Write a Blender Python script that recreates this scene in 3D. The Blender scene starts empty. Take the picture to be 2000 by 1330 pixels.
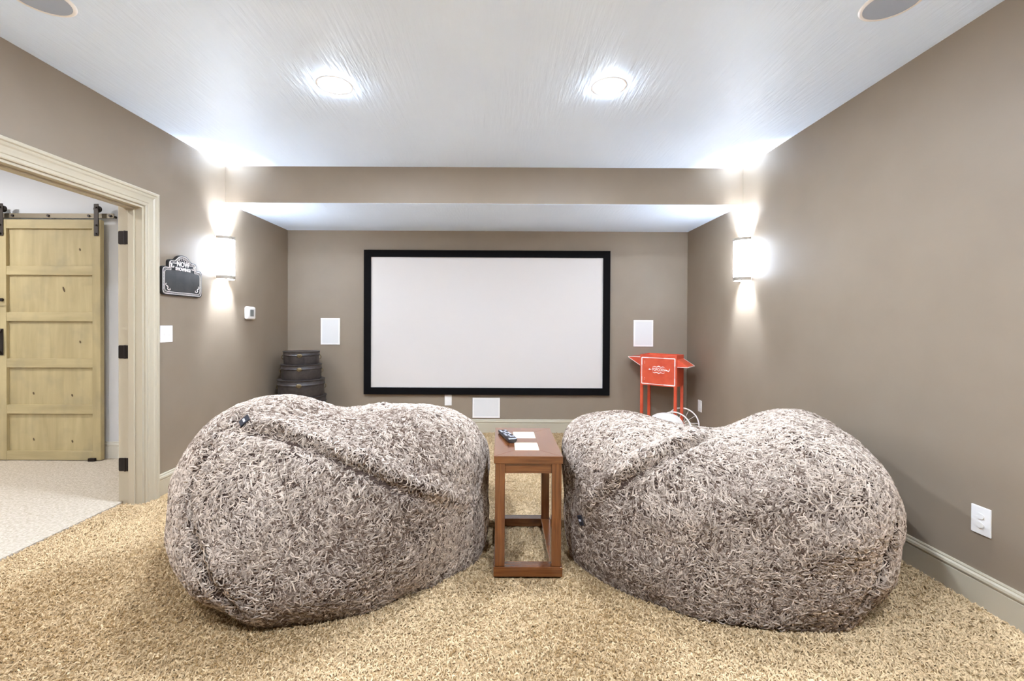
import bpy, bmesh, math, random
import numpy as np
from mathutils import Vector, Matrix
random.seed(7)
RNG = np.random.default_rng(11)
SC = bpy.context.scene
COL = SC.collection
R = math.radians

# ------------------------------------------------------------------ camera, world, exposure
cam_d = bpy.data.cameras.new('camera')
cam_d.sensor_fit = 'HORIZONTAL'; cam_d.sensor_width = 36.0
cam_d.lens = 860.0 / 2000.0 * 36.0
cam_d.shift_x = (1000 - 978) / 2000.0
cam_d.shift_y = -(665 - 640.75) / 2000.0
cam_d.clip_start = 0.05
cam = bpy.data.objects.new('camera', cam_d); COL.objects.link(cam)
cam.matrix_world = Matrix.Translation((0, 0, 1.235)) @ Matrix.Rotation(R(90 - 0.45), 4, 'X') @ Matrix.Rotation(R(0.27), 4, 'Z')
SC.camera = cam

w = bpy.data.worlds.new('world'); SC.world = w; w.use_nodes = True
w.node_tree.nodes['Background'].inputs[0].default_value = (0.8, 0.85, 0.9, 1)
w.node_tree.nodes['Background'].inputs[1].default_value = 0.3

vs = SC.view_settings
SC.display_settings.display_device = 'sRGB'
vs.view_transform = 'Standard'; vs.look = 'None'; vs.gamma = 1.0; vs.use_curve_mapping = False
vs.exposure = 2.92
SC.cycles.use_denoising = True
SC.cycles.max_bounces = 8
SC.cycles.diffuse_bounces = 4
SC.cycles.glossy_bounces = 3
SC.cycles.transmission_bounces = 2
SC.cycles.caustics_reflective = False
SC.cycles.caustics_refractive = False
SC.cycles.use_adaptive_sampling = True
SC.cycles.adaptive_threshold = 0.07
SC.cycles.adaptive_min_samples = 16
SC.cycles.sample_clamp_indirect = 6.0

CAN_POWER = 116.0       # emission of the recessed lenses
ADDED_REAR_POWER = 132.0      # the added, unseen back row over the camera
SHADE_GLOW = 8.5        # emission of the sconce glass
ADDED_BULB = 75.0         # the added, unseen pair of sconces beside the camera
SCONCE_BULB = 19.0      # watts of each of the sconce bulbs
ADDED_HALL_POWER = 1.8  # watts of the added hall flood
LAMP = (0.845, 1.0, 1.25)    # lamp colour relative to the camera's white balance

# ------------------------------------------------------------------ room dimensions (metres)
XL, XR = -2.434, 2.129           # side walls
YB, YR = 5.03, -2.2              # screen wall, rear wall
YS = 3.89                        # front of the dropped soffit
ZC, ZS = 2.62, 2.30              # ceiling, soffit underside
WT = 0.125                       # wall thickness at the doorway
DY0, DY1, DZ = 1.48, 3.005, 2.035  # doorway
HX0, HYB = -6.2, 3.975           # hall

# ------------------------------------------------------------------ materials
MATS = {}
def srgb(r, g, b):
    f = lambda c: (c / 12.92) if c <= 0.04045 else ((c + 0.055) / 1.055) ** 2.4
    return (f(r / 255), f(g / 255), f(b / 255), 1)

def mat(name, col, rough=0.6, metal=0.0, spec=0.5, emit=None, estr=0.0):
    m = bpy.data.materials.new(name); m.use_nodes = True
    b = m.node_tree.nodes['Principled BSDF']
    b.inputs['Base Color'].default_value = col
    b.inputs['Roughness'].default_value = rough
    b.inputs['Metallic'].default_value = metal
    b.inputs['Specular IOR Level'].default_value = spec
    if emit:
        b.inputs['Emission Color'].default_value = emit
        b.inputs['Emission Strength'].default_value = estr
    MATS[name] = m
    return m

def nodes(m):
    t = m.node_tree
    return t, t.nodes['Principled BSDF']

def noise_mix(m, c1, c2, scale=(10, 10, 10), detail=4, lo=0.35, hi=0.65, bump=0.0, bdist=0.002, bscale=None, dist=0.0, coord='Object'):
    t, b = nodes(m)
    tc = t.nodes.new('ShaderNodeTexCoord'); mp = t.nodes.new('ShaderNodeMapping')
    mp.inputs['Scale'].default_value = scale
    t.links.new(tc.outputs[coord], mp.inputs['Vector'])
    n = t.nodes.new('ShaderNodeTexNoise'); n.inputs['Scale'].default_value = 1.0
    n.inputs['Detail'].default_value = detail; n.inputs['Distortion'].default_value = dist
    t.links.new(mp.outputs['Vector'], n.inputs['Vector'])
    r = t.nodes.new('ShaderNodeValToRGB')
    r.color_ramp.elements[0].position = lo; r.color_ramp.elements[0].color = c1
    r.color_ramp.elements[1].position = hi; r.color_ramp.elements[1].color = c2
    t.links.new(n.outputs['Fac'], r.inputs['Fac'])
    t.links.new(r.outputs['Color'], b.inputs['Base Color'])
    if bump:
        src = n
        if bscale:
            mp2 = t.nodes.new('ShaderNodeMapping'); mp2.inputs['Scale'].default_value = bscale
            t.links.new(tc.outputs[coord], mp2.inputs['Vector'])
            src = t.nodes.new('ShaderNodeTexNoise'); src.inputs['Scale'].default_value = 1.0; src.inputs['Detail'].default_value = 3
            t.links.new(mp2.outputs['Vector'], src.inputs['Vector'])
        bp = t.nodes.new('ShaderNodeBump'); bp.inputs['Strength'].default_value = bump; bp.inputs['Distance'].default_value = bdist
        t.links.new(src.outputs['Fac'], bp.inputs['Height'])
        t.links.new(bp.outputs['Normal'], b.inputs['Normal'])
    return m

M_WALL = noise_mix(mat('taupe_wall_paint', srgb(144, 127, 107), 0.55, spec=0.35), srgb(142, 125, 105), srgb(146, 129, 109), (3, 3, 3))
M_CEIL = noise_mix(mat('ceiling_paint', srgb(229, 240, 253), 0.5, spec=0.4), srgb(228, 239, 252), srgb(231, 242, 254), (2, 2, 2), bump=0.42, bdist=0.006, bscale=(58, 6, 20))
M_HALLWALL = mat('hall_paint', srgb(238, 238, 240), 0.7, spec=0.2)
M_TRIM = mat('trim_paint', srgb(190, 177, 152), 0.38, spec=0.5)
M_TRIMW = mat('trim_paint_white', srgb(235, 230, 218), 0.4)
M_CARPET = noise_mix(mat('carpet_backing', srgb(176, 148, 108), 0.95, spec=0.05), srgb(168, 136, 94), srgb(204, 174, 130), (90, 90, 90), detail=6, bump=0.9, bdist=0.012, bscale=(140, 140, 140))
M_HCARPET_LIT = noise_mix(mat('hall_carpet_lit', srgb(206, 193, 174), 0.95, spec=0.05), srgb(190, 176, 154), srgb(218, 206, 190), (70, 70, 70), detail=6, bump=0.8, bdist=0.01, bscale=(130, 130, 130))  # base colour lightened to carry some of the hall's brightness
M_WHITE = mat('white_plastic', srgb(240, 233, 224), 0.35)
M_GRILLE = noise_mix(mat('speaker_grille', srgb(224, 218, 210), 0.5), srgb(220, 214, 206), srgb(228, 222, 214), (900, 900, 900), detail=0, bump=0.3, bdist=0.001)
M_CGRILLE = mat('ceiling_grille', srgb(168, 174, 184), 0.6)
M_SCREEN = mat('screen_fabric', srgb(212, 202, 192), 0.75, spec=0.15)
M_BLACK = mat('black_velvet', srgb(16, 14, 14), 0.9, spec=0.1)
M_BRONZE = mat('dark_bronze', srgb(46, 38, 34), 0.45, metal=0.6)
M_IRON = mat('black_iron', srgb(60, 52, 46), 0.5, metal=0.5)
M_STEEL = mat('rail_steel', srgb(120, 108, 88), 0.45, metal=0.4)
M_BRASS = mat('antique_brass', srgb(122, 106, 76), 0.4, metal=0.8)
M_CHROME = mat('hinge_pin_steel', srgb(200, 200, 200), 0.25, metal=1.0)
M_NICKEL = mat('brushed_nickel', srgb(172, 160, 144), 0.5, metal=0.2)
M_RED = noise_mix(mat('red_paint', srgb(214, 82, 50), 0.4), srgb(206, 75, 45), srgb(220, 90, 56), (9, 9, 9))
M_PRINT = mat('white_print', srgb(245, 232, 222), 0.6)
M_LEATHER = noise_mix(mat('brown_leather', srgb(58, 50, 46), 0.42), srgb(52, 44, 41), srgb(66, 58, 53), (30, 30, 30), bump=0.2, bdist=0.001, bscale=(200, 200, 200))
M_CHALK = noise_mix(mat('blackboard', srgb(52, 50, 47), 0.5), srgb(46, 44, 42), srgb(62, 59, 54), (12, 12, 12))
M_SIGNEDGE = mat('sign_edge', srgb(34, 31, 30), 0.5)
M_REMOTE = mat('remote_plastic', srgb(36, 31, 33), 0.35)
M_KEYS = mat('remote_keys', srgb(150, 148, 150), 0.4)
M_LCD = mat('lcd', srgb(122, 122, 116), 0.2)
M_TILE = noise_mix(mat('travertine', srgb(224, 204, 170), 0.35), srgb(214, 190, 154), srgb(234, 218, 190), (14, 60, 14), detail=5)
M_FABRICW = mat('white_plush', srgb(208, 198, 186), 0.9, spec=0.1)
M_TAG = mat('woven_tag_black', srgb(28, 28, 36), 0.7)
M_TAGW = mat('woven_tag_white', srgb(205, 205, 215), 0.7)
M_BULB = mat('bulb_glow', (1, 1, 1, 1), 0.5, emit=(*LAMP, 1), estr=12)
M_SHADE = mat('sconce_glass', (0.9, 0.9, 0.9, 1), 0.4, emit=(*LAMP, 1), estr=SHADE_GLOW)
M_LENS = mat('lens_glow', (1, 1, 1, 1), 0.5, emit=(*LAMP, 1), estr=CAN_POWER)
M_HLENS_ADDED = mat('added_hall_lens_glow', (1, 1, 1, 1), 0.5, emit=(1.0, 1.0, 1.02, 1), estr=92)
M_LENS_ADDED = mat('added_rear_lens_glow', (1, 1, 1, 1), 0.5, emit=(*LAMP, 1), estr=ADDED_REAR_POWER)

def wood(name, c1, c2, axis, rough=0.2, fine=70, bump=0.05):
    s = [fine, fine, fine]; s['xyz'.index(axis)] = 4
    return noise_mix(mat(name, c1, rough), c1, c2, tuple(s), detail=5, lo=0.3, hi=0.72, bump=bump, bdist=0.001, dist=0.6)
W1, W2 = srgb(88, 46, 20), srgb(126, 74, 36)
M_WX = wood('walnut_x', W1, W2, 'x'); M_WY = wood('walnut_y', W1, W2, 'y'); M_WZ = wood('walnut_z', W1, W2, 'z')
for m_ in (M_WX, M_WY, M_WZ):
    m_.node_tree.nodes['Principled BSDF'].inputs['Coat Weight'].default_value = 0.7
    m_.node_tree.nodes['Principled BSDF'].inputs['Coat Roughness'].default_value = 0.12

def barn_mat(name, axis):
    s = [14, 14, 14]; s['xyz'.index(axis)] = 1.6
    m = mat(name, srgb(190, 172, 124), 0.6)
    noise_mix(m, srgb(174, 157, 116), srgb(196, 179, 135), tuple(s), detail=4, lo=0.3, hi=0.7, bump=0.1, bdist=0.001, dist=0.4)
    t, b = nodes(m)
    src = b.inputs['Base Color'].links[0].from_socket
    tc = t.nodes.new('ShaderNodeTexCoord')
    n2 = t.nodes.new('ShaderNodeTexNoise'); n2.inputs['Scale'].default_value = 5.0; n2.inputs['Detail'].default_value = 3
    t.links.new(tc.outputs['Object'], n2.inputs['Vector'])
    rp = t.nodes.new('ShaderNodeValToRGB'); rp.color_ramp.elements[0].position = 0.5; rp.color_ramp.elements[1].position = 0.72
    t.links.new(n2.outputs['Fac'], rp.inputs['Fac'])
    mx = t.nodes.new('ShaderNodeMix'); mx.data_type = 'RGBA'
    mf = t.nodes.new('ShaderNodeMath'); mf.operation = 'MULTIPLY'; mf.inputs[1].default_value = 0.55
    t.links.new(rp.outputs['Color'], mf.inputs[0]); t.links.new(mf.outputs[0], mx.inputs['Factor'])
    t.links.new(src, mx.inputs['A']); mx.inputs['B'].default_value = srgb(158, 146, 116)
    t.links.new(mx.outputs['Result'], b.inputs['Base Color'])
    return m
M_BARNZ = barn_mat('pale_pine_z', 'z'); M_BARNX = barn_mat('pale_pine_x', 'x')

# ------------------------------------------------------------------ mesh helpers
def link(o, parent=None):
    COL.objects.link(o)
    if parent is not None:
        o.parent = parent
    return o

def mk(name, bm, m, parent=None, smooth=False, loc=None):
    me = bpy.data.meshes.new(name)
    bmesh.ops.recalc_face_normals(bm, faces=bm.faces)
    bm.to_mesh(me); bm.free()
    for mm in (m if isinstance(m, (list, tuple)) else [m]):
        me.materials.append(mm)
    if smooth:
        me.polygons.foreach_set('use_smooth', [True] * len(me.polygons))
        if smooth == 'auto':
            try:
                me.set_sharp_from_angle(angle=R(40))
            except Exception:
                pass
    o = bpy.data.objects.new(name, me)
    link(o, parent)
    if loc is not None:
        o.location = loc
    return o

def box(bm, x0, x1, y0, y1, z0, z1, bev=0.0, seg=2, mi=0):
    vs_ = [bm.verts.new(p) for p in ((x0, y0, z0), (x1, y0, z0), (x1, y1, z0), (x0, y1, z0), (x0, y0, z1), (x1, y0, z1), (x1, y1, z1), (x0, y1, z1))]
    fs = [bm.faces.new([vs_[i] for i in q]) for q in ((0, 3, 2, 1), (4, 5, 6, 7), (0, 1, 5, 4), (1, 2, 6, 5), (2, 3, 7, 6), (3, 0, 4, 7))]
    for f in fs:
        f.material_index = mi
    if bev > 0:
        ed = list({e for f in fs for e in f.edges})
        bmesh.ops.bevel(bm, geom=ed, offset=bev, segments=seg, affect='EDGES', profile=0.5)
    return vs_

def mbox(name, x0, x1, y0, y1, z0, z1, m, parent=None, bev=0.0, seg=2, rel=True):
    """box with its origin at its own centre-bottom"""
    bm = bmesh.new()
    cx, cy = (x0 + x1) / 2, (y0 + y1) / 2
    box(bm, x0 - cx, x1 - cx, y0 - cy, y1 - cy, 0, z1 - z0, bev, seg)
    o = mk(name, bm, m, parent)
    o.location = (cx, cy, z0)
    return o

def prism(bm, pts, axis, a0, a1):
    """extrude a 2-D outline along an axis; pts are the other two coordinates in xyz order"""
    def P(u, v, t):
        return {'x': (t, u, v), 'y': (u, t, v), 'z': (u, v, t)}[axis]
    A = [bm.verts.new(P(u, v, a0)) for u, v in pts]; B = [bm.verts.new(P(u, v, a1)) for u, v in pts]
    n = len(pts)
    bm.faces.new(A); bm.faces.new(B[::-1])
    for i in range(n):
        bm.faces.new((A[i], A[(i + 1) % n], B[(i + 1) % n], B[i]))

def lathe(bm, prof, n=32, a0=0.0, a1=2 * math.pi, center=(0, 0, 0), close=True, sx=1.0, sy=1.0):
    full = abs(a1 - a0 - 2 * math.pi) < 1e-6
    k = n if full else n + 1
    rings = []
    for i in range(k):
        a = a0 + (a1 - a0) * i / n
        rings.append([bm.verts.new((center[0] + sx * r * math.cos(a), center[1] + sy * r * math.sin(a), center[2] + z)) for r, z in prof])
    for i in range(n):
        A, B = rings[i], rings[(i + 1) % k]
        for j in range(len(prof) - 1):
            bm.faces.new((A[j], B[j], B[j + 1], A[j + 1]))
    return rings

def tube(bm, pts, r, n=8, caps=True, closed=False):
    pts = [Vector(p) for p in pts]
    rings = []
    m_ = len(pts)
    prev = None
    for i, p in enumerate(pts):
        if closed:
            d = pts[(i + 1) % m_] - pts[i - 1]
        else:
            d = pts[min(i + 1, m_ - 1)] - pts[max(i - 1, 0)]
        d.normalize()
        if prev is None:
            u = d.orthogonal().normalized()
        else:
            u = (prev - d * prev.dot(d)).normalized()
        prev = u
        v = d.cross(u)
        rr = r[i] if isinstance(r, (list, tuple)) else r
        rings.append([bm.verts.new(p + (u * math.cos(2 * math.pi * k / n) + v * math.sin(2 * math.pi * k / n)) * rr) for k in range(n)])
    last = m_ if closed else m_ - 1
    for i in range(last):
        A, B = rings[i], rings[(i + 1) % m_]
        for k in range(n):
            bm.faces.new((A[k], A[(k + 1) % n], B[(k + 1) % n], B[k]))
    if caps and not closed:
        bm.faces.new(rings[0][::-1]); bm.faces.new(rings[-1])

def cyl(bm, c, r, h, axis='z', n=20):
    c = Vector(c); d = {'x': Vector((1, 0, 0)), 'y': Vector((0, 1, 0)), 'z': Vector((0, 0, 1))}[axis]
    tube(bm, [c, c + d * h], r, n)

def empty(name, loc=(0, 0, 0), rotz=0.0):
    o = bpy.data.objects.new(name, None); COL.objects.link(o)
    o.empty_display_size = 0.1
    o.location = loc; o.rotation_euler = (0, 0, rotz)
    return o

def tag(o, label, cat, group=None):
    o['label'] = label; o['category'] = cat
    if group:
        o['group'] = group
    return o

def struct(o, label=None):
    o['kind'] = 'structure'
    if label:
        o['label'] = label
    return o

def copy_tree(o, parent=None):
    c = o.copy(); COL.objects.link(c); c.parent = parent
    for ch in list(o.children):
        copy_tree(ch, c)
    return c

def text_mesh(name, s, size, m, parent, loc, rot, extrude=0.0008, offset=0.0, sx=1.0, align='CENTER'):
    cu = bpy.data.curves.new(name, 'FONT'); cu.body = s; cu.size = size; cu.extrude = extrude; cu.offset = offset
    cu.align_x = align; cu.align_y = 'CENTER'; cu.resolution_u = 3
    t = bpy.data.objects.new(name + '_tmp', cu); COL.objects.link(t)
    dg = bpy.context.evaluated_depsgraph_get()
    me = bpy.data.meshes.new_from_object(t.evaluated_get(dg))
    bpy.data.objects.remove(t); bpy.data.curves.remove(cu)
    me.materials.clear(); me.materials.append(m)
    o = bpy.data.objects.new(name, me); link(o, parent)
    o.location = loc; o.rotation_euler = rot; o.scale = (sx, 1, 1)
    return o

# ------------------------------------------------------------------ room shell
bm = bmesh.new(); box(bm, XL - 0.02, XR + 0.15, YR, YB + 0.15, -0.08, 0.0); box(bm, XL - WT - 0.02, XL - 0.02, DY0, DY1, -0.08, 0.0)
floor_o = struct(mk('floor', bm, M_CARPET))
bm = bmesh.new(); box(bm, HX0, XL - WT - 0.02, YR, HYB + 0.1, -0.08, 0.012)
struct(mk('floor_hall', bm, M_HCARPET_LIT))

bm = bmesh.new(); box(bm, XL - WT, XR + 0.15, YR - 0.1, YS, ZC, ZC + 0.1)
struct(mk('ceiling', bm, M_CEIL))
bm = bmesh.new(); box(bm, HX0, XL - WT, YR - 0.1, HYB + 0.1, ZC, ZC + 0.1)
struct(mk('ceiling_hall', bm, M_CEIL))
# soffit: painted face, white underside
bm = bmesh.new(); box(bm, XL, XR, YS, YS + 0.012, ZS, ZC + 0.1)
struct(mk('wall_soffit', bm, M_WALL))
bm = bmesh.new(); box(bm, XL, XR, YS + 0.012, YB, ZS, ZS + 0.1)
box(bm, XL, XR, YS, YS + 0.012, ZS - 0.0015, ZS)
struct(mk('ceiling_soffit', bm, M_CEIL))

bm = bmesh.new(); box(bm, XL - WT, XR + 0.15, YB, YB + 0.12, 0, ZC + 0.1)
struct(mk('wall_back', bm, M_WALL))
bm = bmesh.new(); box(bm, XR, XR + 0.12, YR, YB, 0, ZC + 0.1)
struct(mk('wall_right', bm, M_WALL))
bm = bmesh.new(); box(bm, HX0, XR + 0.15, YR - 0.12, YR, 0, ZC + 0.1)
struct(mk('wall_rear', bm, M_WALL))
# left wall with the doorway; hall face gets the hall paint
bm = bmesh.new()
for (y0, y1, z0, z1) in ((DY1, YB, 0, ZC + 0.1), (YR, DY0, 0, ZC + 0.1), (DY0, DY1, DZ, ZC + 0.1)):
    box(bm, XL - 0.06, XL, y0, y1, z0, z1)
struct(mk('wall_left', bm, M_WALL))
bm = bmesh.new()
for (y0, y1, z0, z1) in ((DY1, HYB, 0, ZC), (YR, DY0, 0, ZC), (DY0, DY1, DZ, ZC)):
    box(bm, XL - WT + 0.014, XL - 0.06, y0, y1, z0, z1)
struct(mk('wall_hall_side', bm, M_HALLWALL))
bm = bmesh.new(); box(bm, HX0, XL - WT, HYB, HYB + 0.1, 0, ZC)
struct(mk('wall_hall', bm, M_HALLWALL))
bm = bmesh.new(); box(bm, HX0 - 0.1, HX0, YR, HYB + 0.1, 0, ZC)
struct(mk('wall_hall_far', bm, M_HALLWALL))

# baseboards: tall flat board, stepped cap
BB = [(0, 0), (0.014, 0), (0.014, 0.108), (0.011, 0.112), (0.016, 0.116), (0.019, 0.124), (0.017, 0.134), (0.010, 0.141), (0.011, 0.146), (0.008, 0.152), (0, 0.152)]
bm = bmesh.new(); prism(bm, [(YB - d, z) for d, z in BB], 'x', XL, XR)
struct(mk('baseboard_back', bm, M_TRIM))
bm = bmesh.new(); prism(bm, [(XR - d, z) for d, z in BB], 'y', YR, YB)
struct(mk('baseboard_right', bm, M_TRIM))
bm = bmesh.new(); prism(bm, [(XL + d, z) for d, z in BB], 'y', DY1 + 0.108, YB)
prism(bm, [(XL + d, z) for d, z in BB], 'y', YR, DY0 - 0.108)
struct(mk('baseboard_left', bm, M_TRIM))
bm = bmesh.new(); prism(bm, [(HYB - d, z + 0.01) for d, z in BB], 'x', HX0, XL - WT)
struct(mk('baseboard_hall', bm, M_TRIMW))

# doorway: jambs, stops and profiled casing
door1 = struct(empty('door_1', (XL, (DY0 + DY1) / 2, 0)))
def dpart(name, bm, m):
    o = mk(name, bm, m); o.parent = door1; o.matrix_parent_inverse = Matrix.Translation(door1.location).inverted(); return o
bm = bmesh.new(); box(bm, XL - WT - 0.004, XL + 0.002, DY1 - 0.019, DY1, 0, DZ); dpart('jamb', bm, M_TRIM)
bm = bmesh.new(); box(bm, XL - WT - 0.004, XL + 0.002, DY0, DY0 + 0.019, 0, DZ); dpart('jamb', bm, M_TRIM)
bm = bmesh.new(); box(bm, XL - WT - 0.004, XL + 0.002, DY0 + 0.019, DY1 - 0.019, DZ - 0.019, DZ); dpart('head_jamb', bm, M_TRIM)
bm = bmesh.new(); box(bm, XL - 0.085, XL - 0.045, DY1 - 0.031, DY1 - 0.019, 0, DZ - 0.031, 0.002); dpart('door_stop', bm, M_TRIM)
bm = bmesh.new(); box(bm, XL - 0.085, XL - 0.045, DY0 + 0.019, DY1 - 0.019, DZ - 0.031, DZ - 0.019, 0.002); dpart('door_stop', bm, M_TRIM)
# casing profile: (distance from opening edge, projection from wall)
CP = [(0.0, 0.0), (0.0, 0.012), (0.006, 0.015), (0.022, 0.013), (0.026, 0.017), (0.040, 0.018), (0.058, 0.021), (0.066, 0.026), (0.076, 0.028), (0.080, 0.024), (0.086, 0.031), (0.098, 0.032), (0.104, 0.028), (0.106, 0.0)]
e0 = 0.003
def casing(name, kind):
    bm = bmesh.new()
    A, B = [], []
    for d, p in CP:
        if kind == 'far':
            A.append((XL + p, DY1 - e0 + d, 0)); B.append((XL + p, DY1 - e0 + d, DZ - e0 + d))
        elif kind == 'near':
            A.append((XL + p, DY0 + e0 - d, 0)); B.append((XL + p, DY0 + e0 - d, DZ - e0 + d))
        else:
            A.append((XL + p, DY0 + e0 - d, DZ - e0 + d)); B.append((XL + p, DY1 - e0 + d, DZ - e0 + d))
    A = [bm.verts.new(v) for v in A]; B = [bm.verts.new(v) for v in B]
    n = len(A)
    bm.faces.new(A); bm.faces.new(B)
    for i in range(n):
        bm.faces.new((A[i], A[(i + 1) % n], B[(i + 1) % n], B[i]))
    dpart(name, bm, M_TRIM)
casing('casing_side', 'far'); casing('casing_side', 'near'); casing('casing_head', 'head')

# open door leaf folded back flat against the hall side of the wall, only its hinge edge shows
door2 = struct(empty('door_2', (XL - WT - 0.03, DY1 + 0.3, 0.012)))
def d2part(name, bm, m, parent=None):
    o = mk(name, bm, m); o.parent = parent or door2
    o.matrix_parent_inverse = Matrix.Translation(door2.location).inverted() if parent is None else Matrix.Identity(4)
    return o
LX1 = XL - WT + 0.006; LX0 = LX1 - 0.044
bm = bmesh.new(); box(bm, LX0, LX1, DY1 - 0.016, DY1 + 0.74, 0.022, DZ - 0.01, 0.003); d2part('door_leaf', bm, M_TRIM)
for zc in (1.812, 1.038, 0.272):
    for sgn in (0, 1):
        bm = bmesh.new()
        x0, x1 = ((LX1 - 0.04, LX1 + 0.001) if sgn == 0 else (LX1 + 0.010, LX1 + 0.049))
        y0 = DY1 - 0.0195 if sgn == 1 else DY1 - 0.0165
        prism(bm,
              ([(x0 + 0.006, zc - 0.045), (x1, zc - 0.045), (x1, zc + 0.045), (x0 + 0.006, zc + 0.045), (x0, zc + 0.039), (x0, zc - 0.039)] if sgn == 0 else
               [(x0, zc - 0.045), (x1 - 0.006, zc - 0.045), (x1, zc - 0.039), (x1, zc + 0.039), (x1 - 0.006, zc + 0.045), (x0, zc + 0.045)]), 'y', y0 - 0.003, y0)
        d2part('hinge_leaf', bm, M_BRONZE)
    bm = bmesh.new(); cyl(bm, (LX1 + 0.0055, DY1 - 0.021, zc - 0.046), 0.006, 0.092, 'z', 12); d2part('hinge_knuckle', bm, M_BRONZE)

# ------------------------------------------------------------------ sliding barn doors in the hall
BY = 3.885
def barn_door(x0, x1, label, side):
    root = empty('barn_door', ((x0 + x1) / 2, BY + 0.02, 0.018))
    tag(root, label, 'door')
    W = x1 - x0; H = 2.125; hw = W / 2
    sw = 0.072; rl = 0.079; pn = (H - 6 * rl) / 5
    for s in (-1, 1):
        bm = bmesh.new(); a = s * hw; b = s * (hw - sw)
        box(bm, min(a, b), max(a, b), -0.02, 0.018, 0, H, 0.002); mk('stile', bm, M_BARNZ, root)
    for i in range(6):
        z = i * (rl + pn)
        bm = bmesh.new(); box(bm, -hw + sw, hw - sw, -0.0185, 0.016, z, z + rl, 0.002); mk('rail', bm, M_BARNX, root)
        if i < 5:
            bm = bmesh.new(); box(bm, -hw + sw - 0.005, hw - sw + 0.005, 0.002, 0.012, z + rl - 0.005, z + rl + pn + 0.005)
            p = mk('panel', bm, M_BARNZ, root)
            for (fx, fz) in (((0.28, 0.45),) if i in (4, 2) else ((0.12, 0.62),) if i == 3 else ((-0.18, 0.3), (0.2, 0.25))):
                bm = bmesh.new()
                lathe(bm, [(0.0001, 0.0), (0.006, 0.0), (0.012, 0.0005)], 10, center=(0, 0, 0), sx=0.7, sy=2.2 if i == 3 else 1.1)
                k = mk('knot', bm, MATS.get('knot') or mat('knot', srgb(96, 78, 50), 0.7), p)
                k.rotation_euler = (R(90), R(-20), 0); k.location = (fx * W, 0.0014, z + rl + fz * pn)
    # hangers: strap on the face, wheel over the rail, bolts
    for s in (-1, 1):
        xx = s * (hw - 0.031)
        bm = bmesh.new(); box(bm, xx - 0.021, xx + 0.021, -0.027, -0.021, H - 0.145, H + 0.138, 0.004)
        st = mk('hanger_strap', bm, M_IRON, root)
        for dz in (-0.125, -0.05, 0.105):
            bm = bmesh.new(); cyl(bm, (xx, -0.036, H + dz), 0.008, 0.012, 'y', 8); mk('bolt', bm, M_BRONZE, st)
        bm = bmesh.new(); cyl(bm, (xx, -0.020, H + 0.095), 0.029, 0.022, 'y', 24); mk('wheel', bm, M_BRONZE, root)
    # pull handle
    hx = -side * (hw - 0.032)
    bm = bmesh.new()
    tube(bm, [(hx, -0.024, 0.935), (hx, -0.055, 0.975), (hx, -0.068, 1.0), (hx, -0.068, 1.085), (hx, -0.055, 1.11), (hx, -0.024, 1.15)], 0.010, 8)
    hd = mk('pull_handle', bm, M_BRONZE, root)
    bm = bmesh.new(); box(bm, hx - 0.016, hx + 0.016, -0.026, -0.02, 0.925, 1.16, 0.002); mk('handle_plate', bm, M_IRON, hd)
    # hook latch half
    bm = bmesh.new(); cyl(bm, (hx + side * 0.008, -0.034, 1.415), 0.014, 0.014, 'y', 12); mk('latch_eye', bm, M_BRONZE, root)
    return root
bd_r = barn_door(-4.435, -3.532, 'pale pine sliding barn door with five panels, right of the pair seen through the doorway', 1)
barn_door(-5.345, -4.444, 'pale pine barn door at the left edge, only its strap and handle stile showing', -1)
bm = bmesh.new()
tube(bm, [(-0.055, 0, 0), (-0.03, -0.006, -0.006), (0, -0.004, -0.002), (0.03, -0.006, -0.006), (0.055, 0, 0), (0.06, 0, -0.025)], 0.004, 6)
lt = mk('door_hook', bm, M_BRONZE, None); lt.location = (-4.4395, BY - 0.042, 1.433)
tag(lt, 'small black hook latch joining the two barn doors above the handles', 'latch')
rail = empty('barn_door_rail', (-4.44, BY + 0.055, 2.162)); tag(rail, 'flat steel sliding track above the barn doors', 'rail')
bm = bmesh.new(); box(bm, -1.9, 1.0, -0.024, -0.017, 0, 0.042, 0.001); mk('track_bar', bm, M_STEEL, rail)
for bx_ in (-1.6, -1.05, -0.5, 0.105, 0.42, 0.78, 0.97):
    bm = bmesh.new(); cyl(bm, (bx_, -0.032, 0.021), 0.011, 0.067, 'y', 10); mk('standoff_bolt', bm, M_BRONZE, rail)
bm = bmesh.new(); box(bm, -0.03, 0.03, -0.012, 0.012, 0, 0.028, 0.004); fg = mk('floor_guide', bm, M_BRONZE); fg.location = (-3.60, BY - 0.01, 0.012)
tag(fg, 'small black floor guide at the foot of the barn door', 'door guide')

# ------------------------------------------------------------------ projection screen
scr = empty('projection_screen', (-0.157, YB - 0.002, 0.437))
tag(scr, 'wide white projection screen in a black frame on the back wall', 'projection screen')
SW, SH, FW, FT = 2.792, 1.638, 0.079, 0.038
bm = bmesh.new(); box(bm, -SW / 2 + 0.03, SW / 2 - 0.03, -0.022, -0.012, 0.03, SH - 0.03); mk('screen_surface', bm, M_SCREEN, scr)
for nm, pts in (('top', [(-SW / 2, SH), (SW / 2, SH), (SW / 2 - FW, SH - FW), (-SW / 2 + FW, SH - FW)]), ('bottom', [(-SW / 2, 0), (SW / 2, 0), (SW / 2 - FW, FW), (-SW / 2 + FW, FW)]),
                ('l', [(-SW / 2, 0), (-SW / 2, SH), (-SW / 2 + FW, SH - FW), (-SW / 2 + FW, FW)]), ('r', [(SW / 2, 0), (SW / 2, SH), (SW / 2 - FW, SH - FW), (SW / 2 - FW, FW)])):
    bm = bmesh.new(); prism(bm, pts, 'y', -FT, 0.0); mk('frame_bar', bm, M_BLACK, scr)

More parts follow.
